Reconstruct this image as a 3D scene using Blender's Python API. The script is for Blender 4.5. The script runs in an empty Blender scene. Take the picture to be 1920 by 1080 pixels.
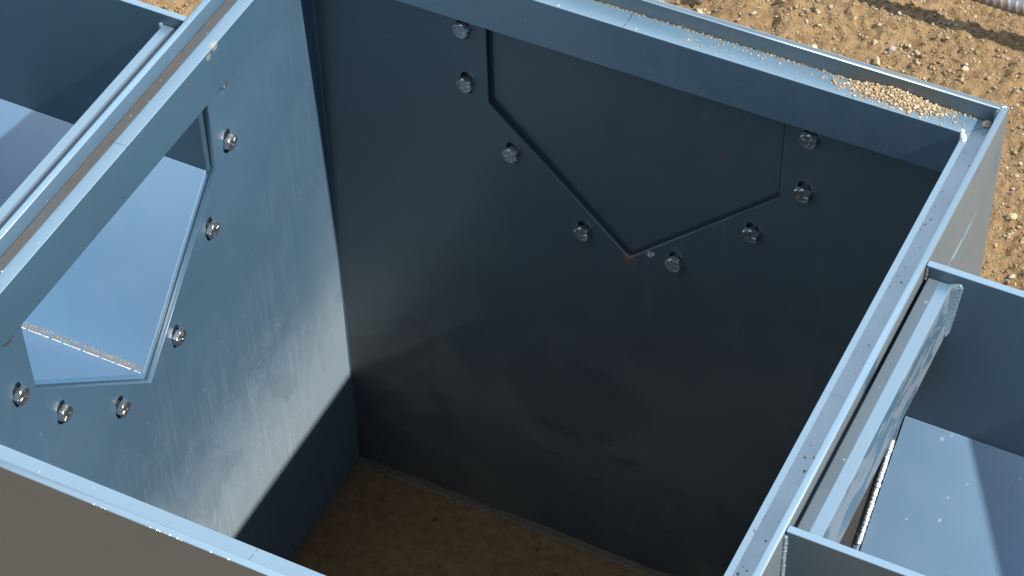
import bpy, bmesh, math, random
import numpy as np
from mathutils import Vector, Matrix, noise as mnoise
random.seed(7); rng = np.random.default_rng(7)
scene = bpy.context.scene
COL = scene.collection

# ------------------------------------------------------------------ camera
cam_d = bpy.data.cameras.new('camera'); cam = bpy.data.objects.new('camera', cam_d); COL.objects.link(cam)
R_, U_, F_ = (0.89441022, 0.4468027, -0.01994274), (-0.31462494, 0.66025558, 0.68196313), (-0.31787027, 0.6036803, -0.73111461)
cam.matrix_world = Matrix(((R_[0], U_[0], -F_[0], 1.04530902), (R_[1], U_[1], -F_[1], -0.87426997), (R_[2], U_[2], -F_[2], 1.46013166), (0, 0, 0, 1)))
cam_d.sensor_width = 36.0; cam_d.lens = 4671.95 * 36 / 1920
cam_d.clip_start = 0.05; cam_d.clip_end = 500
cam_d.dof.use_dof = True; cam_d.dof.focus_distance = 2.0; cam_d.dof.aperture_fstop = 70
scene.camera = cam

# ------------------------------------------------------------------ sky, sun, exposure
SUN = Vector((1.0, -0.050, 1.0)).normalized()
elev = math.asin(SUN.z); azim = math.atan2(SUN.x, SUN.y)
world = bpy.data.worlds.new('World'); scene.world = world; world.use_nodes = True
wn = world.node_tree; wn.nodes.clear()
sky = wn.nodes.new('ShaderNodeTexSky'); sky.sky_type = 'NISHITA'; sky.sun_disc = False
sky.sun_elevation = elev; sky.sun_rotation = azim
bg = wn.nodes.new('ShaderNodeBackground'); bg.inputs[1].default_value = 0.08; sky.air_density = 1.5; sky.dust_density = 0.3
wo = wn.nodes.new('ShaderNodeOutputWorld')
wtc = wn.nodes.new('ShaderNodeTexCoord'); wno = wn.nodes.new('ShaderNodeTexNoise'); wno.inputs['Scale'].default_value = 1.6; wno.inputs['Detail'].default_value = 5
wmr = wn.nodes.new('ShaderNodeMapRange'); wmr.inputs[1].default_value = .30; wmr.inputs[2].default_value = .70; wmr.inputs[3].default_value = .50; wmr.inputs[4].default_value = .95
wmx = wn.nodes.new('ShaderNodeMix'); wmx.data_type = 'RGBA'; wmx.inputs[7].default_value = (9.0, 10.6, 12.0, 1)      # cloud bank added opposite the sun to brighten rim reflections, thinning towards it
wn.links.new(wtc.outputs['Generated'], wno.inputs['Vector']); wn.links.new(wno.outputs[0], wmr.inputs[0])
wsx = wn.nodes.new('ShaderNodeSeparateXYZ'); wm2 = wn.nodes.new('ShaderNodeMapRange'); wm2.interpolation_type = 'SMOOTHSTEP'
wm2.inputs[1].default_value = .25; wm2.inputs[2].default_value = -.20; wm2.inputs[3].default_value = .10; wm2.inputs[4].default_value = 1.0
wml = wn.nodes.new('ShaderNodeMath'); wml.operation = 'MULTIPLY'
wn.links.new(wtc.outputs['Generated'], wsx.inputs[0]); wn.links.new(wsx.outputs[0], wm2.inputs[0])
wn.links.new(wmr.outputs[0], wml.inputs[0]); wn.links.new(wm2.outputs[0], wml.inputs[1]); wn.links.new(wml.outputs[0], wmx.inputs[0])
wn.links.new(sky.outputs[0], wmx.inputs[6]); wn.links.new(wmx.outputs[2], bg.inputs[0]); wn.links.new(bg.outputs[0], wo.inputs[0])
sl = bpy.data.lights.new('sun', 'SUN'); sl.energy = 4.2; sl.angle = math.radians(0.75); sl.color = (1.0, 0.95, 0.87)
so = bpy.data.objects.new('sun', sl); COL.objects.link(so); so.rotation_euler = SUN.to_track_quat('Z', 'Y').to_euler(); so.location = (6, 0, 6)
scene.view_settings.view_transform = 'Standard'; scene.view_settings.look = 'None'
scene.view_settings.exposure = 0.95; scene.view_settings.gamma = 1.0; scene.view_settings.use_curve_mapping = False

# ------------------------------------------------------------------ dimensions (metres, z = 0 at the rim)
W, D, T = 0.700, 0.704, 0.0063
A, LW, BH = 0.0175, 0.0227, 0.054        # rim upstand, seat width, seat apron height
H = 0.844                                # depth to the floor of the box
GZ = -0.866                              # ground
CY, CX = D / 2, W / 2

# ------------------------------------------------------------------ node helper
class N:
    def __init__(s, name):
        s.m = bpy.data.materials.new(name); s.m.use_nodes = True; s.t = s.m.node_tree; s.t.nodes.clear()
        s.out = s.t.nodes.new('ShaderNodeOutputMaterial'); s.b = s.t.nodes.new('ShaderNodeBsdfPrincipled')
        s.t.links.new(s.b.outputs[0], s.out.inputs[0])
        s.pos = s.t.nodes.new('ShaderNodeNewGeometry').outputs['Position']
        sep = s.t.nodes.new('ShaderNodeSeparateXYZ'); s.t.links.new(s.pos, sep.inputs[0]); s.x, s.y, s.z = sep.outputs
    def put(s, inp, v):
        if isinstance(v, bpy.types.NodeSocket): s.t.links.new(v, inp)
        else: inp.default_value = v
    def m_(s, op, a, b=0.0, c=0.0, clamp=False):
        n = s.t.nodes.new('ShaderNodeMath'); n.operation = op; n.use_clamp = clamp
        s.put(n.inputs[0], a); s.put(n.inputs[1], b); s.put(n.inputs[2], c); return n.outputs[0]
    def mul(s, a, b): return s.m_('MULTIPLY', a, b)
    def add(s, a, b): return s.m_('ADD', a, b)
    def sub(s, a, b): return s.m_('SUBTRACT', a, b)
    def step(s, v, lo, hi):
        n = s.t.nodes.new('ShaderNodeMapRange'); n.interpolation_type = 'SMOOTHSTEP'
        s.put(n.inputs[0], v); n.inputs[1].default_value = lo; n.inputs[2].default_value = hi
        return n.outputs[0]
    def band(s, v, c, hw, soft=0.0006): return s.step(s.m_('ABSOLUTE', s.sub(v, c)), hw + soft, hw - soft)
    def scale(s, sc, vec=None):
        n = s.t.nodes.new('ShaderNodeVectorMath'); n.operation = 'MULTIPLY'
        s.put(n.inputs[0], vec or s.pos); n.inputs[1].default_value = sc; return n.outputs[0]
    def noise(s, sc, det=4, rough=0.55, vec=None, dist=0.0):
        n = s.t.nodes.new('ShaderNodeTexNoise'); s.put(n.inputs['Vector'], vec or s.pos)
        n.inputs['Scale'].default_value = sc; n.inputs['Detail'].default_value = det; n.inputs['Roughness'].default_value = rough
        n.inputs['Distortion'].default_value = dist; return n.outputs[0]
    def noisevec(s):
        n = s.t.nodes.new('ShaderNodeTexNoise'); s.put(n.inputs['Vector'], s.pos); n.inputs['Scale'].default_value = 260.0; n.inputs['Detail'].default_value = 2
        m = s.t.nodes.new('ShaderNodeVectorMath'); m.operation = 'MULTIPLY_ADD'
        s.put(m.inputs[0], n.outputs['Color']); m.inputs[1].default_value = (.004, .004, .004); s.put(m.inputs[2], s.pos); return m.outputs[0]
    def vor(s, sc, vec=None, rnd=1.0):
        n = s.t.nodes.new('ShaderNodeTexVoronoi'); s.put(n.inputs['Vector'], vec or s.pos); n.inputs['Scale'].default_value = sc
        return n.outputs['Distance'], n.outputs['Color']
    def mix(s, f, a, b):
        n = s.t.nodes.new('ShaderNodeMix'); n.data_type = 'RGBA'; s.put(n.inputs[0], f)
        for i, v in ((6, a), (7, b)):
            s.put(n.inputs[i], v if isinstance(v, bpy.types.NodeSocket) else (*v[:3], 1))
        return n.outputs[2]
    def attr(s, nm):
        n = s.t.nodes.new('ShaderNodeAttribute'); n.attribute_name = nm; return n.outputs['Color']
    def near(s, p, r0, r1):
        n = s.t.nodes.new('ShaderNodeVectorMath'); n.operation = 'DISTANCE'; s.put(n.inputs[0], s.pos); n.inputs[1].default_value = p
        return s.step(n.outputs['Value'], r1, r0)
    def bump(s, h, st, dist=0.001):
        n = s.t.nodes.new('ShaderNodeBump'); n.inputs['Strength'].default_value = st; n.inputs['Distance'].default_value = dist
        s.put(n.inputs['Height'], h); s.t.links.new(n.outputs[0], s.b.inputs['Normal'])
    def fin(s, col, rough, metal=0.0, ior=None, spec=None):
        s.put(s.b.inputs['Base Color'], col if isinstance(col, bpy.types.NodeSocket) else (*col[:3], 1))
        s.put(s.b.inputs['Roughness'], rough); s.put(s.b.inputs['Metallic'], metal)
        if ior: s.b.inputs['IOR'].default_value = ior
        return s.m

PAINT = (0.040, 0.092, 0.142)
DUST = (0.20, 0.18, 0.15)
RUST = (0.20, 0.075, 0.025)

def paint(name, base=PAINT, ior=3.3, rough=0.36, dust=0.10, specks=0.25, dust_tone_fn=None, extra=None, streak=0.0, dcol=DUST, top_tone=((-.0011, -.0003, .75),)):
    n = N(name)
    big = n.noise(4.0, 3); mid = n.noise(23.0, 4); fine = n.noise(900.0, 2)
    col = n.mix(n.step(big, .3, .7), tuple(c * .92 for c in base), tuple(c * 1.08 for c in base))
    # smudged dust film
    d = n.mul(n.step(n.add(n.mul(big, .5), n.mul(mid, .5)), .42, .68), dust)
    if dust_tone_fn: d = n.m_('ADD', d, dust_tone_fn(n), clamp=True)  # per-part masks for dust and painted-in tone
    if streak:
        st = n.noise(1.0, 5, .65, vec=n.scale((170, 170, 9)))
        sm = n.mul(n.step(st, .5, .72), n.step(n.noise(5.0, 2), .38, .6))
        d = n.m_('ADD', d, n.mul(sm, streak), clamp=True)
    col = n.mix(d, col, dcol)
    # paler, glossier top edges and seat tops
    edge = None
    for z0, z1, k in top_tone:
        e = n.mul(n.mul(n.step(n.z, z0, z1), k), n.add(.75, n.mul(mid, .5)))
        edge = e if edge is None else n.m_('MAXIMUM', edge, e)
    edge = n.mul(edge, n.m_('MULTIPLY_ADD', d, -1.15, 1.0, clamp=True))
    # scattered pale specks: dried droplets and grit
    vd, vc = n.vor(150.0, vec=n.scale((1, 1, 1), n.noisevec()))
    sep = n.t.nodes.new('ShaderNodeSeparateColor'); n.t.links.new(vc, sep.inputs[0])
    r = n.mul(n.m_('POWER', sep.outputs[0], 4.0), .26)
    sp = n.mul(n.step(n.sub(vd, r), .05, -.02), n.step(sep.outputs[1], .55, .7))
    sp = n.mul(sp, n.mul(n.step(n.noise(9.0, 2), .42 - .12 * specks, .62 - .12 * specks), specks))
    col = n.mix(n.mul(sp, .6), col, (0.46, 0.50, 0.52))
    col = n.mix(edge, col, (0.145, 0.25, 0.345))
    rg = n.m_('ADD', n.add(n.mul(mid, .07), rough - .035), n.mul(d, .45), clamp=True)
    h = n.add(n.mul(mid, .10), n.mul(fine, .12))
    n.bump(h, .16, .0011)
    n.fin(col, rg, 0.0, ior)
    n.put(n.b.inputs['IOR'], n.m_('MULTIPLY_ADD', edge, max(0.0, 3.3 - ior), ior))
    n.b.inputs['Specular Tint'].default_value = (0.92, 0.97, 1.0, 1)
    n.put(n.b.inputs['Specular IOR Level'], n.m_('MULTIPLY_ADD', d, -.46, .5, clamp=True))
    if extra: extra(n, col)
    return n.m

def recolour(n, f, c, rough=None):
    """lay another stain over whatever feeds the base colour"""
    src = n.b.inputs['Base Color'].links[0].from_socket
    n.put(n.b.inputs['Base Color'], n.mix(f, src, c))

def centre_mark(axis):
    def ex(n, col):
        c = n.y if axis == 'y' else n.x
        mid = CY if axis == 'y' else CX
        w = n.add(c, n.mul(n.sub(n.noise(60.0, 2), .5), .006))
        f = n.mul(n.band(w, mid, .0008, .0005), n.mul(n.step(n.noise(300.0, 2), .35, .5), n.step(n.z, -.0195, -.0180)))
        recolour(n, n.mul(f, .75), (0.02, 0.022, 0.03))
    return ex

M = {}
M['paint'] = paint('blue_grey_paint')
M['paint_shade'] = paint('blue_grey_paint_clean', dust=.05, specks=.08)
def left_pale(n):
    low = n.step(n.z, -.30, -.80)
    st = n.noise(1.0, 4, .6, vec=n.scale((160, 160, 14)))
    pale = n.add(n.mul(n.step(n.z, -.44, -.68), 1.0), n.mul(n.mul(n.step(n.y, .615, .69), n.step(n.z, -.25, -.60)), .22))  # paler lower down and near the back corner
    return n.add(n.mul(low, n.add(.04, n.mul(n.noise(9.0, 3), .14))), n.mul(pale, n.add(.55, n.mul(st, .9))))
def left_ex(n, col):
    # splashed, dried muddy water: fine vertical runs and droplets on the lower half
    zone = n.mul(n.step(n.z, -.33, -.52), n.step(n.y, .66, .56))
    dr = n.noise(1.0, 4, .7, vec=n.scale((620, 620, 170)))
    f = n.mul(n.mul(n.step(dr, .57, .68), zone), n.mul(n.step(n.noise(16.0, 3), .38, .60), .42))
    v2, c2 = n.vor(210.0, vec=n.scale((1, 1, .6))); s2 = n.t.nodes.new('ShaderNodeSeparateColor'); n.t.links.new(c2, s2.inputs[0])
    dots = n.mul(n.step(n.sub(v2, n.mul(n.m_('POWER', s2.outputs[0], 3.0), .30)), .04, -.03), n.mul(n.step(n.z, -.20, -.42), n.step(n.noise(8.0, 3), .36, .56)))
    f = n.m_('MAXIMUM', f, n.mul(dots, .75))
    vst = n.noise(1.0, 4, .6, vec=n.scale((210, 210, 10)))
    f = n.m_('MAXIMUM', f, n.mul(n.mul(n.step(vst, .46, .74), zone), .08))
    recolour(n, f, (0.50, 0.54, 0.56))
    sm = n.mul(n.step(n.noise(7.0, 3, dist=1.2), .55, .60), n.step(n.z, -.2, -.4))
    recolour(n, n.mul(sm, .28), (0.055, 0.085, 0.125))
M['left_wall'] = paint('splashed_blue_grey_paint', ior=2.2, base=(.047, .096, .150), dust=.05, specks=.6, dust_tone_fn=left_pale, extra=left_ex, streak=.10, dcol=(.155, .200, .235))
def back_ex(n, col):
    cut = n.band(n.y, D - T / 2, T / 2 - .0009, .0003)
    recolour(n, n.mul(cut, .80), (0.020, 0.029, 0.036))
    f = n.near((CX + .001, D - T, -.340), .003, .010)
    f = n.mul(f, n.step(n.noise(130.0, 3), .30, .52))
    recolour(n, n.mul(f, .75), (0.24, 0.11, 0.045))
    ch = n.mul(n.near((.3745, D - T, -.3235), .002, .0065), n.step(n.noise(160.0, 2), .42, .48))
    recolour(n, n.mul(ch, .9), (0.62, 0.62, 0.60))
    w = n.add(n.x, n.mul(n.sub(n.noise(40.0, 2), .5), .010))
    dr = n.mul(n.band(w, CX - .002, .0013, .001), n.mul(n.step(n.z, -.372, -.366), n.step(n.z, -.338, -.345)))
    recolour(n, n.mul(dr, n.mul(n.step(n.noise(220.0, 2), .36, .55), .55)), RUST)
    sc = n.noise(1.0, 4, .7, vec=n.scale((420, 420, 60)))
    sf = n.mul(n.mul(n.near((.125, D - T, -.46), .02, .12), n.step(sc, .54, .70)), .34)
    recolour(n, sf, (0.20, 0.22, 0.23))
    sf2 = n.mul(n.mul(n.near((.33, D - T, -.72), .03, .16), n.step(n.noise(1.0, 4, .6, vec=n.scale((14, 14, 70)), dist=.8), .55, .66)), .5)
    recolour(n, sf2, (0.012, 0.014, 0.018))
    run = n.noise(1.0, 4, .6, vec=n.scale((90, 90, 4)))
    recolour(n, n.mul(n.mul(n.step(run, .58, .74), n.step(n.noise(3.5, 2), .42, .60)), .22), (0.16, 0.17, 0.16))
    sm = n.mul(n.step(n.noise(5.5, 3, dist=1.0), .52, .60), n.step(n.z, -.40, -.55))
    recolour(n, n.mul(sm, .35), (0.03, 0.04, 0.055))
M['back_wall'] = paint('shaded_wall_paint', dcol=(.19, .165, .12), ior=1.9, base=(.050, .076, .092), dust=.05, specks=.10, extra=back_ex, dust_tone_fn=lambda n: n.mul(n.step(n.z, -.22, -.75), n.add(.13, n.mul(n.step(n.noise(4.5, 3), .38, .66), .42))), streak=.06)  # warm floor reflection painted into the lower wall as a brown film
def panel_ex(n, col):
    for p, r in (((.347, D, -.205), .016), ((.4405, D, -.168), .010), ((.425, D, -.120), .014)):
        f = n.mul(n.near(p, r * .15, r), n.step(n.noise(95.0, 4, dist=1.5), .50, .62))
        recolour(n, n.mul(f, .5), RUST if r == .010 else (0.16, 0.13, 0.10))
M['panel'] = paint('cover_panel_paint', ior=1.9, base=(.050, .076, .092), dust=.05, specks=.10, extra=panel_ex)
def seat_left_reflection(n):
    return n.mul(n.step(n.x, T + .0115, T + .0095), n.mul(n.step(n.z, -.0215, -.0195), .85))  # dark reflection of the upstand, painted along the outer seat strip
def seat_left_ex(n, col):
    centre_mark('y')(n, col)
    w = n.add(n.x, n.mul(n.sub(n.noise(120.0, 3), .5), .003))
    f = n.mul(n.band(w, T + .001, .0012, .0012), n.step(n.noise(150.0, 4, .7), .40, .62))
    recolour(n, n.mul(f, .8), (0.135, 0.080, 0.045))
    for p, r in (((T + LW, .4977, -.0190), .0065), ((T + LW, .4858, -.0225), .005)):
        g = n.mul(n.near(p, r * .4, r), n.step(n.noise(70.0, 2), .40, .5))
        recolour(n, n.mul(g, .7), (0.30, 0.275, 0.22))
M['seat_left'] = paint('seat_reflection_paint', top_tone=((-A - .0010, -A - .0002, .42),), dust=.06, specks=.3, dust_tone_fn=seat_left_reflection, dcol=(.055, .045, .036), extra=seat_left_ex)
M['seat_right'] = paint('grimy_seat_paint', top_tone=((-A - .0010, -A - .0002, .42),), dust=.22, specks=.45, extra=centre_mark('y'))
M['seat_back'] = paint('gritty_seat_paint', top_tone=((-A - .0010, -A - .0002, .42),), dust=.12, specks=.5, extra=centre_mark('x'))
M['seat_front'] = paint('front_seat_paint', top_tone=((-A - .0010, -A - .0002, .42),), dust=.08, specks=.3, extra=centre_mark('x'))
def film_dust(n):
    w = n.noise(1.0, 3, .6, vec=n.scale((50, 14, 60)))
    keep = n.step(n.noise(9.0, 3, dist=.8), .30, .42)
    side = n.step(n.x, W - .0012, W - .0006)
    return n.mul(side, n.mul(n.add(.26, n.mul(w, .26)), keep))
def film_ex(n, col):
    k = n.add(n.z, n.mul(n.sub(n.noise(20.0, 3), .5), .012))
    f = n.mul(n.band(k, -.075, .004, .003), n.mul(n.step(n.y, .52, .55), n.step(n.y, .66, .61)))
    recolour(n, n.mul(f, n.mul(n.step(n.noise(60.0, 3), .42, .56), .8)), (0.16, 0.27, 0.37))
M['outer_right'] = paint('film_covered_paint', ior=2.1, dust=.10, specks=.3, dust_tone_fn=film_dust, dcol=(.165, .145, .120), extra=film_ex)
M['outer_front'] = paint('dusty_front_paint', ior=2.5, base=(.030, .058, .075), rough=.36, dust=.06, specks=.12, dust_tone_fn=lambda n: n.mul(n.step(n.y, .0010, .0004), n.add(.06, n.mul(n.noise(6.0, 3), .16))))
def bar_dust(n): return n.mul(n.mul(n.step(n.x, W + .0142, W + .0132), n.step(n.z, -.0138, -.0130)), .80)
def bar_ex(n, col):
    side = n.step(n.x, W + .0235, W + .0239)
    pe = n.step(n.noise(1.0, 3, .55, vec=n.scale((30, 22, 60)), dist=.8), .42, .52)
    recolour(n, n.mul(n.mul(side, pe), .50), (0.25, 0.27, 0.29))
M['bar_right'] = paint('peeling_film_paint', top_tone=((-.0134, -.0127, .35),), dust=.10, specks=.5, dust_tone_fn=bar_dust, dcol=(.06, .075, .088), extra=bar_ex)
M['bar_left'] = paint('grey_strip_bar_paint', dust=.08, specks=.3, top_tone=((-.0134, -.0127, .35),), dcol=(.085, .115, .14), dust_tone_fn=lambda n: n.mul(n.mul(n.step(n.x, -.0152, -.0140), n.step(n.z, -.0138, -.0130)), .85))  # greyer strip along the basin side of the bar top
M['channel'] = paint('channel_paint', rough=.55, base=(.044, .146, .272), dust=.10, specks=1.1)
M['channel_slope'] = paint('open_channel_paint', rough=.50, base=(.042, .142, .265), dust=.07, specks=.15)
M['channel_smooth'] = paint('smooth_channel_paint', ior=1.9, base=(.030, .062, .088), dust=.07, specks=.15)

def simple(name, col, rough, metal=0.0, bumpsc=400.0, bs=.4, var=.25):
    n = N(name); v = n.noise(bumpsc, 3)
    c = n.mix(n.step(v, .3, .7), tuple(x * (1 - var) for x in col), tuple(min(1, x * (1 + var)) for x in col))
    n.bump(v, bs, .001); return n.fin(c, rough, metal)
M['weld'] = simple('painted_weld', (0.12, 0.17, 0.205), .45, .1, 500, .4)
M['weld_bright'] = simple('bright_weld', (0.62, 0.66, 0.68), .32, .55, 700, .9, .35)
M['weld_dark'] = simple('dirty_weld', (0.040, 0.042, 0.042), .5, 0, 300, .6)
M['weld_floor'] = simple('soiled_weld', (0.13, 0.10, 0.07), .8, 0, 300, .6)
M['zinc'] = simple('zinc_bolt', (0.54, 0.56, 0.58), .40, 1.0, 600, .35, .25)
M['sand'] = simple('sand', (0.48, 0.38, 0.25), .9, 0, 900, .8, .35)
M['sun_blocker'] = simple('dark_sun_blocker', (0.013, 0.010, 0.008), .9, 0, 120, .3)
M['gap_shade'] = simple('gap_shade_tone', (0.017, 0.024, 0.029), .8, 0, 300, .3)
M['soil'] = simple('box_floor_soil', (0.165, 0.090, 0.037), .95, 0, 110, .4, .20)

M['zinc_dull'] = simple('dull_zinc_bolt', (0.50, 0.49, 0.47), .50, .9, 350, .5, .40)
def ground_mat():
    n = N('dry_dirt')
    a = n.noise(5.0, 5); b = n.noise(60.0, 5, .65); c = n.noise(320.0, 4, .7)
    col = n.mix(n.step(a, .3, .7), (0.262, 0.160, 0.068), (0.345, 0.222, 0.104))
    col = n.mix(n.mul(n.step(b, .40, .62), .50), col, (0.105, 0.062, 0.026))
    col = n.mix(n.mul(n.step(c, .52, .70), .7), col, (0.40, 0.285, 0.155))
    n.bump(n.add(n.mul(b, 1.0), n.mul(c, .9)), 1.0, .006)
    return n.fin(col, .95)
M['ground'] = ground_mat()
def gravel_mat():
    n = N('gravel_stone'); t = n.attr('tint'); v = n.noise(420.0, 4)
    c = n.mix(n.mul(n.step(v, .35, .7), .4), t, (0.17, 0.11, 0.055))
    n.bump(v, .6, .001); return n.fin(c, .9)
M['gravel'] = gravel_mat()
def stone_mat(nm, col):
    n = N(nm); v = n.noise(160.0, 5, .65)
    c = n.mix(n.step(v, .35, .7), tuple(x * .72 for x in col), col); n.bump(v, .8, .002); return n.fin(c, .9)
def rebar_mat():
    n = N('mill_scale_steel'); v = n.noise(90.0, 4)
    c = n.mix(n.step(v, .45, .7), (0.20, 0.20, 0.215), (0.26, 0.17, 0.11)); n.bump(v, .3, .001)
    return n.fin(c, .45, .45)
M['rebar'] = rebar_mat()

# ------------------------------------------------------------------ object helpers
def thing(name, label, cat, loc, group=None):
    o = bpy.data.objects.new(name, None); COL.objects.link(o); o.location = loc; o.empty_display_size = .05
    o['label'] = label; o['category'] = cat
    if group: o['group'] = group
    return o
def link(name, me, mat, parent=None, smooth=False):
    me.name = name
    if smooth:
        me.polygons.foreach_set('use_smooth', [True] * len(me.polygons))
    me.materials.clear(); me.materials.append(mat)
    o = bpy.data.objects.new(name, me); COL.objects.link(o)
    if parent:
        L = parent
        off = Vector(L.location)
        while L.parent: L = L.parent; off += Vector(L.location)
        me.transform(Matrix.Translation(-off)); o.parent = parent
    return o
def from_bm(bm):
    bmesh.ops.recalc_face_normals(bm, faces=bm.faces[:])
    me = bpy.data.meshes.new('m'); bm.to_mesh(me); bm.free(); return me
def add_box(bm, a, b, bev=0.0007, seg=2):
    g = bmesh.ops.create_cube(bm, size=1.0)['verts']
    for v in g:
        v.co = Vector([(a[i] + b[i]) / 2 + v.co[i] * (b[i] - a[i]) for i in range(3)])
    if bev:
        es = list({e for v in g for e in v.link_edges})
        bmesh.ops.bevel(bm, geom=es, offset=bev, segments=seg, affect='EDGES', profile=.5)
def add_prism(bm, pts, axis, lo, hi, bev=0.0007):
    """polygon in the two axes other than `axis`, swept from lo to hi"""
    def P(p, s): return {'x': (s, p[0], p[1]), 'y': (p[0], s, p[1]), 'z': (p[0], p[1], s)}[axis]
    va = [bm.verts.new(P(p, lo)) for p in pts]; vb = [bm.verts.new(P(p, hi)) for p in pts]
    fs = [bm.faces.new(va), bm.faces.new(vb)]
    k = len(pts)
    for i in range(k): fs.append(bm.faces.new((va[i], va[(i + 1) % k], vb[(i + 1) % k], vb[i])))
    bmesh.ops.recalc_face_normals(bm, faces=fs)
    if bev:
        es = list({e for f in fs for e in f.edges})
        bmesh.ops.bevel(bm, geom=es, offset=bev, segments=2, affect='EDGES', profile=.5)
def plate(outline, holes, thick, tomat, bev=.0005):
    """flat plate with holes cut through: filled 2D curve, thickened, turned into a mesh"""
    cu = bpy.data.curves.new('c', 'CURVE'); cu.dimensions = '2D'; cu.fill_mode = 'BOTH'
    for pts in [outline] + holes:
        s = cu.splines.new('POLY'); s.points.add(len(pts) - 1); s.use_cyclic_u = True
        for q, p in zip(s.points, pts): q.co = (p[0], p[1], 0, 1)
    cu.extrude = thick / 2 - bev; cu.bevel_depth = bev; cu.bevel_resolution = 1; cu.offset = -bev
    o = bpy.data.objects.new('c', cu); COL.objects.link(o)
    bpy.context.view_layer.update()
    me = bpy.data.meshes.new_from_object(o.evaluated_get(bpy.context.evaluated_depsgraph_get()))
    bpy.data.objects.remove(o); bpy.data.curves.remove(cu)
    me.transform(tomat)
    return me
TO_YZ = lambda x: Matrix(((0, 0, 1, x), (1, 0, 0, 0), (0, 1, 0, 0), (0, 0, 0, 1)))
TO_XZ = lambda y: Matrix(((1, 0, 0, 0), (0, 0, -1, y), (0, 1, 0, 0), (0, 0, 0, 1)))
def add_bead(bm, pts, r, pitch=None, jit=1.0, seed=0):
    """weld bead: overlapping ripples along a path"""
    rr = random.Random(seed)
    pts = [Vector(p) for p in pts]; pitch = pitch or r * .7
    for a, b in zip(pts[:-1], pts[1:]):
        n = max(1, int((b - a).length / pitch)); d = (b - a).normalized()
        for i in range(n + 1):
            c = a.lerp(b, i / max(1, n)) + Vector([rr.uniform(-.10, .10) * r * jit for _ in range(3)])
            s = r * (1 + jit * rr.uniform(-.15, .12))
            g = bmesh.ops.create_icosphere(bm, subdivisions=2, radius=s)['verts']
            q = d.to_track_quat('X', 'Z')
            for v in g:
                l = v.co.copy(); l.x *= .75; l *= 1 + .10 * min(1, jit) * mnoise.noise(l * (2.2 / r) + c * 90)
                v.co = c + q @ l
def vnoise(x, y, s, seed):
    xi = np.floor(x * s).astype(int); yi = np.floor(y * s).astype(int); fx = x * s - xi; fy = y * s - yi
    def h(a, b):
        n = (a * 374761393 + b * 668265263 + seed * 974634) & 0x7fffffff
        n = ((n ^ (n >> 13)) * 1274126177) & 0x7fffffff
        return ((n ^ (n >> 16)) & 0xffff) / 65535.0
    u = fx * fx * (3 - 2 * fx); v = fy * fy * (3 - 2 * fy)
    return (h(xi, yi) * (1 - u) + h(xi + 1, yi) * u) * (1 - v) + (h(xi, yi + 1) * (1 - u) + h(xi + 1, yi + 1) * u) * v

# ------------------------------------------------------------------ ground: one sheet, fine where it is seen
def axis_lines(lo, hi, stp):
    a = list(np.arange(lo, hi, stp)); g = stp; v = hi
    up = []
    while v < 60: up.append(v); g *= 1.35; v += g
    dn = []; g = stp; v = lo
    while v > -60: g *= 1.35; v -= g; dn.append(v)
    return np.array(dn[::-1] + a + up)
gx = axis_lines(-.80, .85, .0034); gy = axis_lines(1.15, 2.05, .0034)
X, Y = np.meshgrid(gx, gy)
fade = np.clip(1 - np.maximum(np.abs(X - .1) - 1.0, 0) / .5, 0, 1) * np.clip(1 - np.maximum(np.abs(Y - 1.6) - .6, 0) / .4, 0, 1)
def ground_h(X, Y):
    h = .014 * (vnoise(X, Y, 9, 1) - .5) + .011 * (vnoise(X, Y, 31, 2) - .5) + .0095 * np.abs(vnoise(X, Y, 75, 3) - .5) + .0078 * (vnoise(X, Y, 150, 4) - .5)
    h -= .016 * np.exp(-((X - .125 + .22 * (Y - 1.68)) / .020) ** 2) * np.clip((Y - 1.60) / .03, 0, 1)   # a scuffed rut behind the box
    return h
Z = GZ + ground_h(X, Y) * fade - .004 * fade
ny_, nx_ = X.shape
me = bpy.data.meshes.new('ground')
idx = np.arange(nx_ * ny_).reshape(ny_, nx_)
quads = np.stack([idx[:-1, :-1], idx[:-1, 1:], idx[1:, 1:], idx[1:, :-1]], -1).reshape(-1, 4)
me.from_pydata(np.stack([X, Y, Z], -1).reshape(-1, 3).tolist(), [], quads.tolist())
g = link('ground', me, M['ground'], smooth=True); g['kind'] = 'structure'

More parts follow.
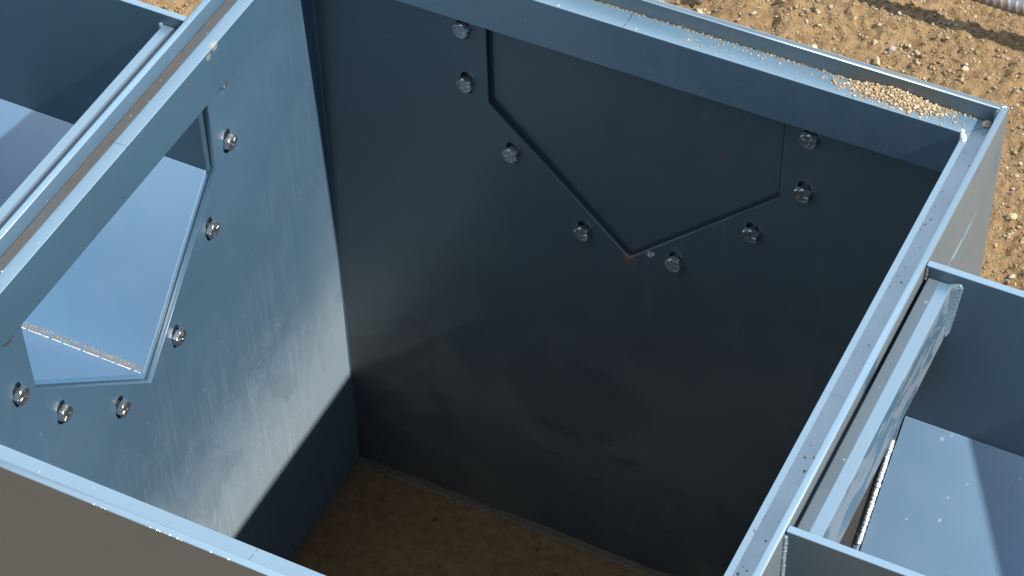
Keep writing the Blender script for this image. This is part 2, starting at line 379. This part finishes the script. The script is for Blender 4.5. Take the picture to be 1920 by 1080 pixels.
# gravel: what nobody could count
def ico(sub):
    bm = bmesh.new(); bmesh.ops.create_icosphere(bm, subdivisions=sub, radius=1.0)
    bm.verts.ensure_lookup_table()
    v = np.array([x.co[:] for x in bm.verts]); f = np.array([[q.index for q in x.verts] for x in bm.faces]); bm.free(); return v, f
ICO = {1: ico(1), 2: ico(2)}
TPL = {}
for sub in (1, 2):
    L = []
    for _ in range(24):
        v = ICO[sub][0].copy()
        for _k in range(8):                                   # chip flat facets off the lump
            nrm = rng.normal(size=3); nrm /= np.linalg.norm(nrm); k = rng.uniform(.35, .8)
            dd = v @ nrm; m = dd > k; v[m] -= np.outer(dd[m] - k, nrm)
        L.append(v)
    TPL[sub] = np.array(L)
def stones_mesh(centres, sizes, tints, squash=.62, embed=.25, sub=2):
    C = np.asarray(centres, float); S = np.asarray(sizes, float); n = len(C)
    v = TPL[sub][rng.integers(0, 24, n)]
    sq = squash * rng.uniform(.75, 1.3, n)
    ax = np.stack([rng.uniform(.75, 1.4, n), rng.uniform(.65, 1.1, n), sq], 1) * S[:, None]
    v = v * ax[:, None, :]
    t = rng.uniform(-.45, .45, n); ct, st = np.cos(t)[:, None], np.sin(t)[:, None]
    x, z = v[..., 0] * ct - v[..., 2] * st, v[..., 0] * st + v[..., 2] * ct
    a = rng.uniform(0, 6.28, n); ca, sa = np.cos(a)[:, None], np.sin(a)[:, None]
    v = np.stack([x * ca - v[..., 1] * sa, x * sa + v[..., 1] * ca, z], -1) + C[:, None, :]
    v[..., 2] += (S * squash * (1 - 2 * embed))[:, None]
    m = v.shape[1]; f = (ICO[sub][1][None] + (np.arange(n) * m)[:, None, None]).reshape(-1, 3)
    me = bpy.data.meshes.new('s'); me.vertices.add(n * m); me.vertices.foreach_set('co', v.astype(np.float32).ravel())
    me.loops.add(f.size); me.loops.foreach_set('vertex_index', f.astype(np.int32).ravel())
    me.polygons.add(len(f)); me.polygons.foreach_set('loop_start', np.arange(0, f.size, 3, dtype=np.int32))
    me.update(calc_edges=True)
    at = me.color_attributes.new('tint', 'FLOAT_COLOR', 'POINT')
    T4 = np.concatenate([np.repeat(np.asarray(tints, float), m, 0), np.ones((n * m, 1))], 1)
    at.data.foreach_set('color', T4.astype(np.float32).ravel())
    return me
def tints(n, lo=.25):
    pal = np.array([[.40, .28, .15], [.50, .37, .22], [.60, .49, .33], [.70, .61, .46], [.34, .24, .14], [.45, .35, .24], [.52, .44, .35]])
    p = np.array([.28, .27, .16, .08, .12, .06, .03]); return .66 * pal[rng.choice(7, n, p=p)] * rng.uniform(.8, 1.12, (n, 1))
ng = 30000
px_ = np.concatenate([rng.uniform(-.15, .72, ng), rng.uniform(-.85, -.5, 2500)]); py_ = np.concatenate([rng.uniform(1.24, 1.95, ng), rng.uniform(1.2, 1.5, 2500)])
dens = vnoise(px_, py_, 11, 9); keep = rng.uniform(size=len(px_)) < .35 + .9 * dens; px_, py_ = px_[keep], py_[keep]
sz = np.clip(.0010 * (1 - rng.uniform(size=len(px_))) ** (-.40), .0010, .0054)
pz_ = GZ + ground_h(px_, py_) - .004
gm = stones_mesh(np.stack([px_, py_, pz_], 1), sz, tints(len(px_)), sub=1)
gr = link('gravel', gm, M['gravel']); gr['kind'] = 'stuff'; gr['label'] = 'loose tan gravel scattered over the dry dirt'; gr['category'] = 'gravel'

# ------------------------------------------------------------------ the catch basin
HB = .1525                                           # half width of the knock-out openings
def house(c, hw=HB, top=-.060, sh=-.1885, v=-.339): return [(c - hw, top), (c - hw, sh), (c, v), (c + hw, sh), (c + hw, top)]
BOLTS = [(.177, -.102), (.1755, -.1715), (.1278, -.2465), (.0497, -.3225)]
BOLTS = BOLTS + [(-a, z) for a, z in BOLTS]
def slot(c, z, r=.0062, ln=.0076):
    o = []
    for i in range(9): a = math.pi * i / 8; o.append((c + r * math.cos(a), z + ln + r * math.sin(a)))
    for i in range(9): a = math.pi + math.pi * i / 8; o.append((c + r * math.cos(a), z - ln + r * math.sin(a)))
    return o
ZB = -H - .006
basin = thing('catch_basin', 'large square open steel catch basin painted blue grey, standing on the dirt in the middle', 'catch basin', (CX, CY, ZB))
sl_ = [slot(CY + a, z + (.009 if z > -.11 else 0)) for a, z in BOLTS]
wl = link('wall', plate([(0, ZB), (D, ZB), (D, 0), (0, 0)], [house(CY)] + sl_, T, TO_YZ(T / 2)), M['left_wall'], basin)
wl['label'] = 'sunlit left wall with a pointed opening and splash marks'
mr = plate([(0, ZB), (D, ZB), (D, 0), (0, 0)], [house(CY, .1464, -.060, -.1874, -.3308)] + sl_, T, TO_YZ(W - T / 2))
bm = bmesh.new(); bm.from_mesh(mr)
bm.free()
wr = link('wall', mr, M['outer_right'], basin); wr['label'] = 'right wall, outside face covered in grey dust film'
slx = [slot(CX + a, z) for a, z in BOLTS]
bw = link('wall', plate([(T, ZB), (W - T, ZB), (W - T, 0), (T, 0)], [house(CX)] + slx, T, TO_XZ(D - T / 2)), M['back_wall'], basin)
bw['label'] = 'shaded back wall with a closed pointed knock-out'
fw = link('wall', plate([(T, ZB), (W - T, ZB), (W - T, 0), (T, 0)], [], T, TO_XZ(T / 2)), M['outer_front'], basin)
fw['label'] = 'brownish front wall seen from outside'
bm = bmesh.new(); add_box(bm, (T, T, ZB), (W - T, D - T, -H), 0); link('floor_plate', from_bm(bm), M['weld_dark'], basin)
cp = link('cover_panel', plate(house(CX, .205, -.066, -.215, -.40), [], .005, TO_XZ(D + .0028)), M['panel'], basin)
cp['label'] = 'flat panel closing the knock-out from behind'

gk = link('gap_shade', plate(house(CX, HB - .0002, -.066) + house(CX, HB - .0030, -.066, -.1873, -.3348)[::-1], [], .0016, TO_XZ(D - .0006), .0002), M['gap_shade'], basin)  # thin dark ring added in place of shade around the panel edge
# grate seat: an angle along each wall, mitred at the corners
def seat(p0, p1, inward, mat):
    """p0-p1 along the wall's inside face, inward = unit vector into the box"""
    p0, p1, n = Vector(p0), Vector(p1), Vector(inward); d = (p1 - p0).normalized(); L = (p1 - p0).length
    prof = [(0, -A - .006), (0, -A), (LW, -A), (LW, -A - BH), (LW - .006, -A - BH), (LW - .006, -A - .006)]
    bm = bmesh.new(); ra, rb = [], []
    for u, z in prof:
        ra.append(bm.verts.new(p0 + n * u + d * u + Vector((0, 0, z)))); rb.append(bm.verts.new(p1 + n * u - d * u + Vector((0, 0, z))))
    fs = [bm.faces.new((ra[i], ra[(i + 1) % 6], rb[(i + 1) % 6], rb[i])) for i in range(6)] + [bm.faces.new(ra), bm.faces.new(rb)]
    bmesh.ops.recalc_face_normals(bm, faces=fs)
    es = [e for e in bm.edges if abs((e.verts[0].co - e.verts[1].co).normalized().dot(d)) > .98]
    bmesh.ops.bevel(bm, geom=es, offset=.0009, segments=3, affect='EDGES', profile=.5)
    return link('grate_seat', from_bm(bm), mat, basin)
e_ = .0003
seat((T + e_, T, 0), (T + e_, D - T, 0), (1, 0, 0), M['seat_left'])['label'] = 'left grate seat with a rusty line and a painted dark reflection'
seat((W - T - e_, T, 0), (W - T - e_, D - T, 0), (-1, 0, 0), M['seat_right'])
seat((T, D - T - e_, 0), (W - T, D - T - e_, 0), (0, -1, 0), M['seat_back'])['label'] = 'back grate seat sprinkled with grit'
seat((T, T + e_, 0), (W - T, T + e_, 0), (0, 1, 0), M['seat_front'])

# weld seams inside the box
def weld(parts, mat, name='weld_seam', parent=basin):
    bm = bmesh.new()
    for i, (pts, r, p) in enumerate(parts): add_bead(bm, pts, r, p, seed=i)
    return link(name, from_bm(bm), mat, parent, smooth=True)
def fillet(p0, p1, n1, n2, r, mat, lumps=.25):
    """smooth concave bead along an inside corner"""
    p0, p1, n1, n2 = map(Vector, (p0, p1, n1, n2)); L = (p1 - p0).length; k = max(2, int(L / .006))
    bm = bmesh.new(); rows = []
    for i in range(k + 1):
        c = p0.lerp(p1, i / k); s = r * (1 + lumps * mnoise.noise(c * 38) + .5 * lumps * mnoise.noise(c * 150))
        rows.append([bm.verts.new(c + n1 * s * u + n2 * s * v) for u, v in ((1, -.02), (.55, .22), (.30, .30), (.22, .55), (-.02, 1))])
    for a, b in zip(rows[:-1], rows[1:]):
        for i in range(4): bm.faces.new((a[i], a[i + 1], b[i + 1], b[i]))
    return link('weld_seam', from_bm(bm), mat, basin, smooth=True)
fillet((T, D - T, -A - BH), (T, D - T, -H), (1, 0, 0), (0, -1, 0), .0020, M['paint_shade'])
fillet((T, D - T, -H), (W - T, D - T, -H), (0, -1, 0), (0, 0, 1), .012, M['weld_floor'])
fillet((T, T, -H), (T, D - T, -H), (1, 0, 0), (0, 0, 1), .011, M['weld_floor'])
fillet((W - T, T, -A - BH), (W - T, D - T, -H), (-1, 0, 0), (0, -1, 0), .005, M['weld_dark'])
yb, xr = D - T - LW, W - T - LW
weld([([(xr - .0005, yb - .001, -A - .0012), (xr + .004, yb - .010, -A - .0004)], .0026, .0010),
      ([(xr - .002, yb + .003, -A - .001), (xr + .001, yb - .002, -A - .0015)], .0022, .0010)], M['weld_bright'])
weld([([(xr - .0005, yb - .0005, -A - .003), (xr - .0005, yb - .0005, -A - .030)], .0026, .0012)], M['weld'])
weld([([(W - T - .001, D - T - .001, -.003), (W - T - .001, D - T - .001, -A + .002)], .0030, .002)], M['weld'])
weld([([(W - T + .001, D - T + .002, .0003), (W - .003, D - .0025, .0003)], .0012, .001)], M['weld_bright'])

# bolts: hexagon heads with grade marks, one shared mesh
def bolt_mesh():
    bm = bmesh.new(); R, h = .0089, .0064
    def ring(r, z, hexa, n=24):
        o = []
        for i in range(n):
            a = 2 * math.pi * i / n; k = (math.cos(math.pi / 6) / math.cos((a % (math.pi / 3)) - math.pi / 6)) if hexa else 1.0
            o.append(bm.verts.new((r * k * math.cos(a), r * k * math.sin(a), z)))
        return o
    rs = [ring(R * .60, -.009, False), ring(R * .60, .0002, False), ring(R * .95, .0004, True), ring(R, .0009, True), ring(R, h - .0013, True), ring(R * .88, h - .0002, False), ring(R * .80, h, False), ring(R * .62, h - .0004, False)]
    for a, b in zip(rs[:-1], rs[1:]):
        for i in range(24): bm.faces.new((a[i], a[(i + 1) % 24], b[(i + 1) % 24], b[i]))
    bm.faces.new(rs[-1]); bm.faces.new(rs[0][::-1])
    for k in range(3):                                         # three raised radial grade marks
        a = math.radians(20 + 120 * k); g = bmesh.ops.create_cube(bm, size=1.0)['verts']
        for v in g:
            x, y, z = .0042 + v.co.x * .0040, v.co.y * .0010, h - .0002 + v.co.z * .0009
            v.co = (x * math.cos(a) - y * math.sin(a), x * math.sin(a) + y * math.cos(a), z)
    return from_bm(bm)
BM = bolt_mesh(); BM.materials.append(M['zinc']); BM.name = 'bolt'
BM2 = BM.copy(); BM2.materials.clear(); BM2.materials.append(M['zinc_dull'])
def put_bolt(p, ax):
    o = bpy.data.objects.new('bolt', random.choice((BM, BM, BM2))); COL.objects.link(o); o.parent = basin
    q = Vector(ax).to_track_quat('Z', 'Y').to_matrix() @ Matrix.Rotation(random.uniform(0, 6.28), 3, 'Z')
    t = Matrix.Rotation(random.uniform(-.06, .06), 3, 'X')
    o.matrix_local = Matrix.Translation(Vector(p) - basin.location) @ (q @ t).to_4x4()
for a, z in BOLTS:
    put_bolt((T, CY + a, z + (.009 if z > -.11 else 0)), (1, 0, 0)); put_bolt((CX + a, D - T, z), (0, -1, 0)); put_bolt((W - T, CY + a, z), (-1, 0, 0))

# ------------------------------------------------------------------ the two drain channels bolted to it
def channel(sgn, length, label, mats, endplate):
    """sgn +1: leaves the right wall, -1: leaves the left wall"""
    x0 = W if sgn > 0 else 0.0
    cw, ct = .1455, .0065; sh, vv = -.187, -.330
    def xs(a, b): return (x0 + sgn * a, x0 + sgn * b) if sgn > 0 else (x0 + sgn * b, x0 + sgn * a)
    root = thing('drain_channel', label, 'drain channel', (x0 + sgn * length / 2, CY, vv - .008))
    for s in (1, -1):
        bm = bmesh.new(); lo, hi = xs(.0006, length); y0, y1 = sorted((CY + s * cw, CY + s * (cw + ct)))
        add_box(bm, (lo, y0, sh - .004), (hi, y1, 0), .0009)
        link('side_wall', from_bm(bm), mats[0], root)
        bm = bmesh.new(); lo, hi = xs(.0012, length)
        o = .0055
        add_prism(bm, [(CY + s * (cw - .0003), sh), (CY + s * .0001, vv), (CY + s * .0001, vv - o * 1.4), (CY + s * (cw - .0003), sh - o * 1.4)], 'x', lo, hi, .0006)
        link('floor_slope', from_bm(bm), mats[1], root)
    lo, hi = xs(.0005, .0034)
    fl = link('end_flange', plate(house(CY, .196, -.080, -.205, -.385) + house(CY, cw + ct + .0006, -.080, sh, vv - .009)[::-1], [], .0028, TO_YZ((lo + hi) / 2), .0003), mats[0], root)
    bm = bmesh.new(); lo, hi = xs(.0036, .0240)
    if sgn > 0:
        pr = [(lo, -.0125), (hi, -.0125), (hi, -.0765), (hi - .006, -.0765), (hi - .006, -.0185), (lo, -.0185)]
    else:
        pr = [(hi, -.0125), (lo, -.0125), (lo, -.0765), (lo + .006, -.0765), (lo + .006, -.0185), (hi, -.0185)]
    add_prism(bm, pr, 'y', CY - cw + .0003, CY + cw - .0003, .0009)
    link('cross_bar', from_bm(bm), mats[2], root)
    if endplate:
        bm = bmesh.new(); lo, hi = xs(length + .0004, length + .0068)
        add_prism(bm, [(CY - cw - ct, 0), (CY - cw - ct, sh), (CY, vv - .012), (CY + cw + ct, sh), (CY + cw + ct, 0)], 'x', lo, hi, .0008)
        link('end_plate', from_bm(bm), mats[0], root)
    return root
chr_ = channel(1, .90, 'blue grey drain channel bolted to the basin at right, film peeling off its cross bar', (M['channel_smooth'], M['channel'], M['bar_right']), True)
chl = channel(-1, .62, 'blue grey drain channel behind the left wall, seen through its pointed opening', (M['channel_smooth'], M['channel_slope'], M['bar_left']), True)
cw = .1455
# ripple weld where the right cross bar meets the far side wall
bm = bmesh.new()
for i in range(20):
    z = -.0165 - i * .0028
    add_bead(bm, [(W + .0225, CY + cw - .0010, z), (W + .0300 - .0003 * i, CY + cw + .0018, z + .0036)], .0044, .0007, .10, seed=40 + i)
link('weld_seam', from_bm(bm), M['weld'], chr_, smooth=True)
def sl_pt(x, y, up=0.0): return (x, y, -.187 - (CY + cw - y) * (.143 / .1455) + up)
weld([([sl_pt(W - .0022, CY + .128, -.0008), sl_pt(W - .0018, CY + .062, -.0008)], .0025, .0011)], M['weld_bright'], parent=chr_)
weld([([(W + .0008, CY - cw - .0074, -.006), (W + .0008, CY - cw - .0074, -.085)], .0022, .0018)], M['weld'], parent=chr_)
weld([([(W + .0010, CY + cw + .0005, -.004), (W + .0010, CY + cw - .0015, -.0135)], .0020, .0015)], M['weld_dark'], parent=chr_)
weld([([(-.0262, CY + cw - .0015, -.0125), (-.0245, CY + cw - .0015, -.024)], .0024, .0012)], M['weld'], parent=chl)

# ------------------------------------------------------------------ dirt in and on the basin
gx = np.linspace(T + .004, W - T - .004, 110); gy = np.linspace(T + .004, D - T - .004, 110)
X, Y = np.meshgrid(gx, gy)
edge = np.minimum(np.minimum(X - gx[0], gx[-1] - X), np.minimum(Y - gy[0], gy[-1] - Y))
Z = -H + .0012 + .0020 * vnoise(X, Y, 18, 21) + .0012 * vnoise(X, Y, 60, 22) + .0030 * np.exp(-edge / .012) - .003 * (edge < .0005)
idx = np.arange(X.size).reshape(X.shape)
me = bpy.data.meshes.new('dirt'); me.from_pydata(np.stack([X, Y, Z], -1).reshape(-1, 3).tolist(), [], np.stack([idx[:-1, :-1], idx[:-1, 1:], idx[1:, 1:], idx[1:, :-1]], -1).reshape(-1, 4).tolist())
o = link('dirt', me, M['soil'], smooth=True); o['kind'] = 'stuff'; o['label'] = 'thin brown layer of dirt on the floor inside the basin'; o['category'] = 'dirt'
k = 1500
c = np.stack([rng.uniform(T + .01, W - T - .01, k), rng.uniform(.30, D - T - .01, k), np.full(k, -H + .002)], 1)
o = link('gravel', stones_mesh(c, np.clip(.0006 * rng.uniform(size=k) ** -.36, .0006, .0038), tints(k) * rng.uniform(.25, .9, (k, 1))), M['gravel'])
o['kind'] = 'stuff'; o['label'] = 'small grains strewn on the dirt floor inside the basin'; o['category'] = 'gravel'

# sand and grit heaped on the back seat near the corner
C_, S_ = [], []
for _ in range(5200):
    x = rng.normal(.603, .022); y = D - T - abs(rng.normal(0, .0075)) - .0006
    if not (.52 < x < .66 and y > D - T - LW + .001): continue
    hgt = .0065 * math.exp(-((x - .603) / .026) ** 2) * max(0, 1 - (D - T - y) / .018)
    C_.append((x, y, -A + rng.uniform(0, hgt))); S_.append(float(np.clip(.00042 * rng.uniform() ** -.42, .0004, .0022)))
for _ in range(1000):                                        # thin line of grit along the upstand
    x = rng.uniform(.03, .685); y = D - T - .0004 - abs(rng.normal(0, .0011))
    C_.append((x, y, -A + rng.uniform(0, .0008))); S_.append(rng.uniform(.0003, .0008))
for _ in range(240):                                         # strays
    x = rng.uniform(.40, .69); y = rng.uniform(D - T - LW + .001, D - T - .001)
    C_.append((x, y, -A)); S_.append(float(np.clip(.0005 * rng.uniform() ** -.4, .0005, .0016)))
o = link('gravel', stones_mesh(np.array(C_), np.array(S_), tints(len(C_)) * 1.45, sub=1), M['gravel'])
o['kind'] = 'stuff'; o['label'] = 'sandy grit heaped on the back rim ledge near the corner'; o['category'] = 'gravel'
# sand caught along the fold of the left channel
C_, S_ = [], []
for _ in range(900):
    x = rng.uniform(-.165, -.003); y = CY + .0024 + rng.normal(0, .0011)
    C_.append((x, y, -.330 + abs(y - CY) * .98 - .0004 + rng.uniform(0, .0006))); S_.append(rng.uniform(.0003, .0008))
o = link('sand', stones_mesh(np.array(C_), np.array(S_), tints(len(C_)) * 1.2, sub=1), M['gravel'])
o['kind'] = 'stuff'; o['label'] = 'line of sand lying in the fold of the left channel'; o['category'] = 'sand'
bm = bmesh.new(); rr = random.Random(3); x = -.160
while x < -.006:
    L = rr.uniform(.006, .020); add_bead(bm, [(x, CY - .0016, -.3290), (min(x + L, -.004), CY - .0016, -.3290)], .0011, .0009, seed=int(x * 1e4)); x += L + rr.uniform(.002, .005)
link('weld_seam', from_bm(bm), M['weld_bright'], chl, smooth=True)
# grime specks on the right seat
k = 90
c = np.stack([W - T - rng.uniform(.002, LW - .003, k), rng.uniform(.12, .66, k), np.full(k, -A)], 1)
o = link('grit', stones_mesh(c, np.clip(.0003 * rng.uniform(size=k) ** -.6, .0003, .0013), tints(k) * rng.uniform(.15, .9, (k, 1)), sub=1), M['gravel'])
o['kind'] = 'stuff'; o['label'] = 'dark crumbs scattered along the right rim ledge'; o['category'] = 'grit'

# ------------------------------------------------------------------ single stones and reinforcing bars on the dirt
STONES = [((.2998, 1.6487), .0125, (.66, .52, .32), 'cream lumpy stone on the dirt just beyond the back rim'),
          ((.3080, 1.6890), .0085, (.42, .37, .32), 'small grey rounded stone lying on the tan dirt'),
          ((.2080, 1.6480), .0090, (.70, .56, .36), 'pale triangular pebble standing behind the back rim'),
          ((.3420, 1.6980), .0085, (.50, .37, .21), 'tan angular stone on open dirt near the shadow stripe'),
          ((.4180, 1.6800), .0085, (.72, .60, .40), 'flat cream pebble on the dirt right of the others'),
          ((.0330, 1.6480), .0095, (.62, .48, .30), 'cream stone beside the short bar end at the top'),
          ((.5650, 1.4350), .0110, (.66, .50, .28), 'yellow tan stone beside the right outer wall')]
for (x, y), s, col, lab in STONES:
    z = GZ + float(ground_h(np.array([x]), np.array([y]))[0]) - .004
    s *= .80; m_ = stones_mesh([(x, y, z)], [s], [col], squash=.75); col = tuple(q * .82 for q in col)
    o = link('stone', m_, stone_mat('pale_stone', col), None, smooth=False); o['label'] = lab; o['category'] = 'stone'; o['group'] = 'stones on the dirt'
m_ = stones_mesh([(.6860, D - T - .0052, -A)], [.0046], [(.42, .33, .26)], squash=.8)
o = link('stone', m_, stone_mat('corner_stone', (.46, .36, .28))); o['label'] = 'brown pebble wedged in the back right corner of the rim ledge'; o['category'] = 'stone'

def rebar(p, d, r, length, label):
    bm = bmesh.new(); n = int(length / .0011); k = 20; rows = []
    d = Vector(d).normalized(); q = d.to_track_quat('Z', 'Y')
    for i in range(n + 1):
        t = i / n * length - length / 2; row = []
        for j in range(k):
            a = 2 * math.pi * j / k
            ph = (t + .0045 * math.sin(a) ) / (r * .95) % 1.0
            rib = max(0, 1 - abs(ph - .5) / .24) * abs(math.cos(a)) ** .6
            lon = max(0, 1 - abs(abs(math.sin(a)) - 1) / .03)
            rad = r * (1 + .12 * min(1, rib * 1.5) + .10 * lon)
            row.append(bm.verts.new(Vector(p) + q @ Vector((rad * math.cos(a), rad * math.sin(a), t))))
        rows.append(row)
    for a, b in zip(rows[:-1], rows[1:]):
        for j in range(k): bm.faces.new((a[j], a[(j + 1) % k], b[(j + 1) % k], b[j]))
    bm.faces.new(rows[0]); bm.faces.new(rows[-1])
    o = link('rebar', from_bm(bm), M['rebar'], smooth=True); o['label'] = label; o['category'] = 'reinforcing bar'; o['group'] = 'reinforcing bars'
    return o
rebar((.4411, 1.7648, GZ + .069), (1, -.03, 0), .0115, 1.5, 'ribbed grey steel bar raised above the dirt at the top right, casting a dark stripe')
rebar((.010, 1.815, GZ + .010), (-.10, 1, 0), .0080, .33, 'short steel bar lying on the dirt at the top edge behind the back rim')

# an added plate across the right channel, just beyond the frame: its edge throws the slanted shade on the channel floor
bm = bmesh.new(); add_prism(bm, [(.905, .514), (1.30, .288), (1.66, .288), (1.66, .640), (.905, .640)], 'z', .0006, .0066, .0008)
o = link('shadow_plate', from_bm(bm), M['paint']); o['label'] = 'added shade-casting steel plate lying across the right channel'; o['category'] = 'steel plate'

bm = bmesh.new(); add_prism(bm, house(CY, .200, -.0725, -.215, -.40), 'x', W - T - .0062, W - T - .0008, .0006)  # added to block sun through the opening; dark like the unlit interior
cp2 = link('cover_panel', from_bm(bm), M['sun_blocker'], basin); cp2['label'] = 'added dark brown panel blocking sun at the right opening'  # added sun blocker, not a real cover panel

# weld spatter on the rims
rr = random.Random(11); SP = []
for cx_, n_ in ((.235, 5), (.285, 6), (.300, 3), (.34, 2), (.12, 1), (.05, 2)):
    SP += [((cx_ + rr.gauss(0, .006), .0004, -.0002), rr.uniform(.0004, .0009)) for _ in range(n_)]
for _ in range(26):
    u = rr.choice((0, 1, 2, 3)); k = rr.uniform(.06, .64); w = rr.uniform(.003, LW - .002)
    SP.append((((T + w, k, -A), (W - T - w, k, -A), (k, D - T - w, -A), (k, T + w, -A))[u], rr.uniform(.00025, .0007)))
bm = bmesh.new(); bmesh.ops.create_icosphere(bm, subdivisions=2, radius=1.0); sm_ = from_bm(bm); sm_.materials.append(M['weld_bright']); sm_.name = 'weld_spatter'
sm_.polygons.foreach_set('use_smooth', [True] * len(sm_.polygons))
for p, r_ in SP:
    o = bpy.data.objects.new('weld_spatter', sm_); COL.objects.link(o); o.parent = basin
    o.location = Vector(p) - basin.location; o.scale = (r_ * rr.uniform(.9, 2.0), r_ * rr.uniform(.8, 1.4), r_ * .7)
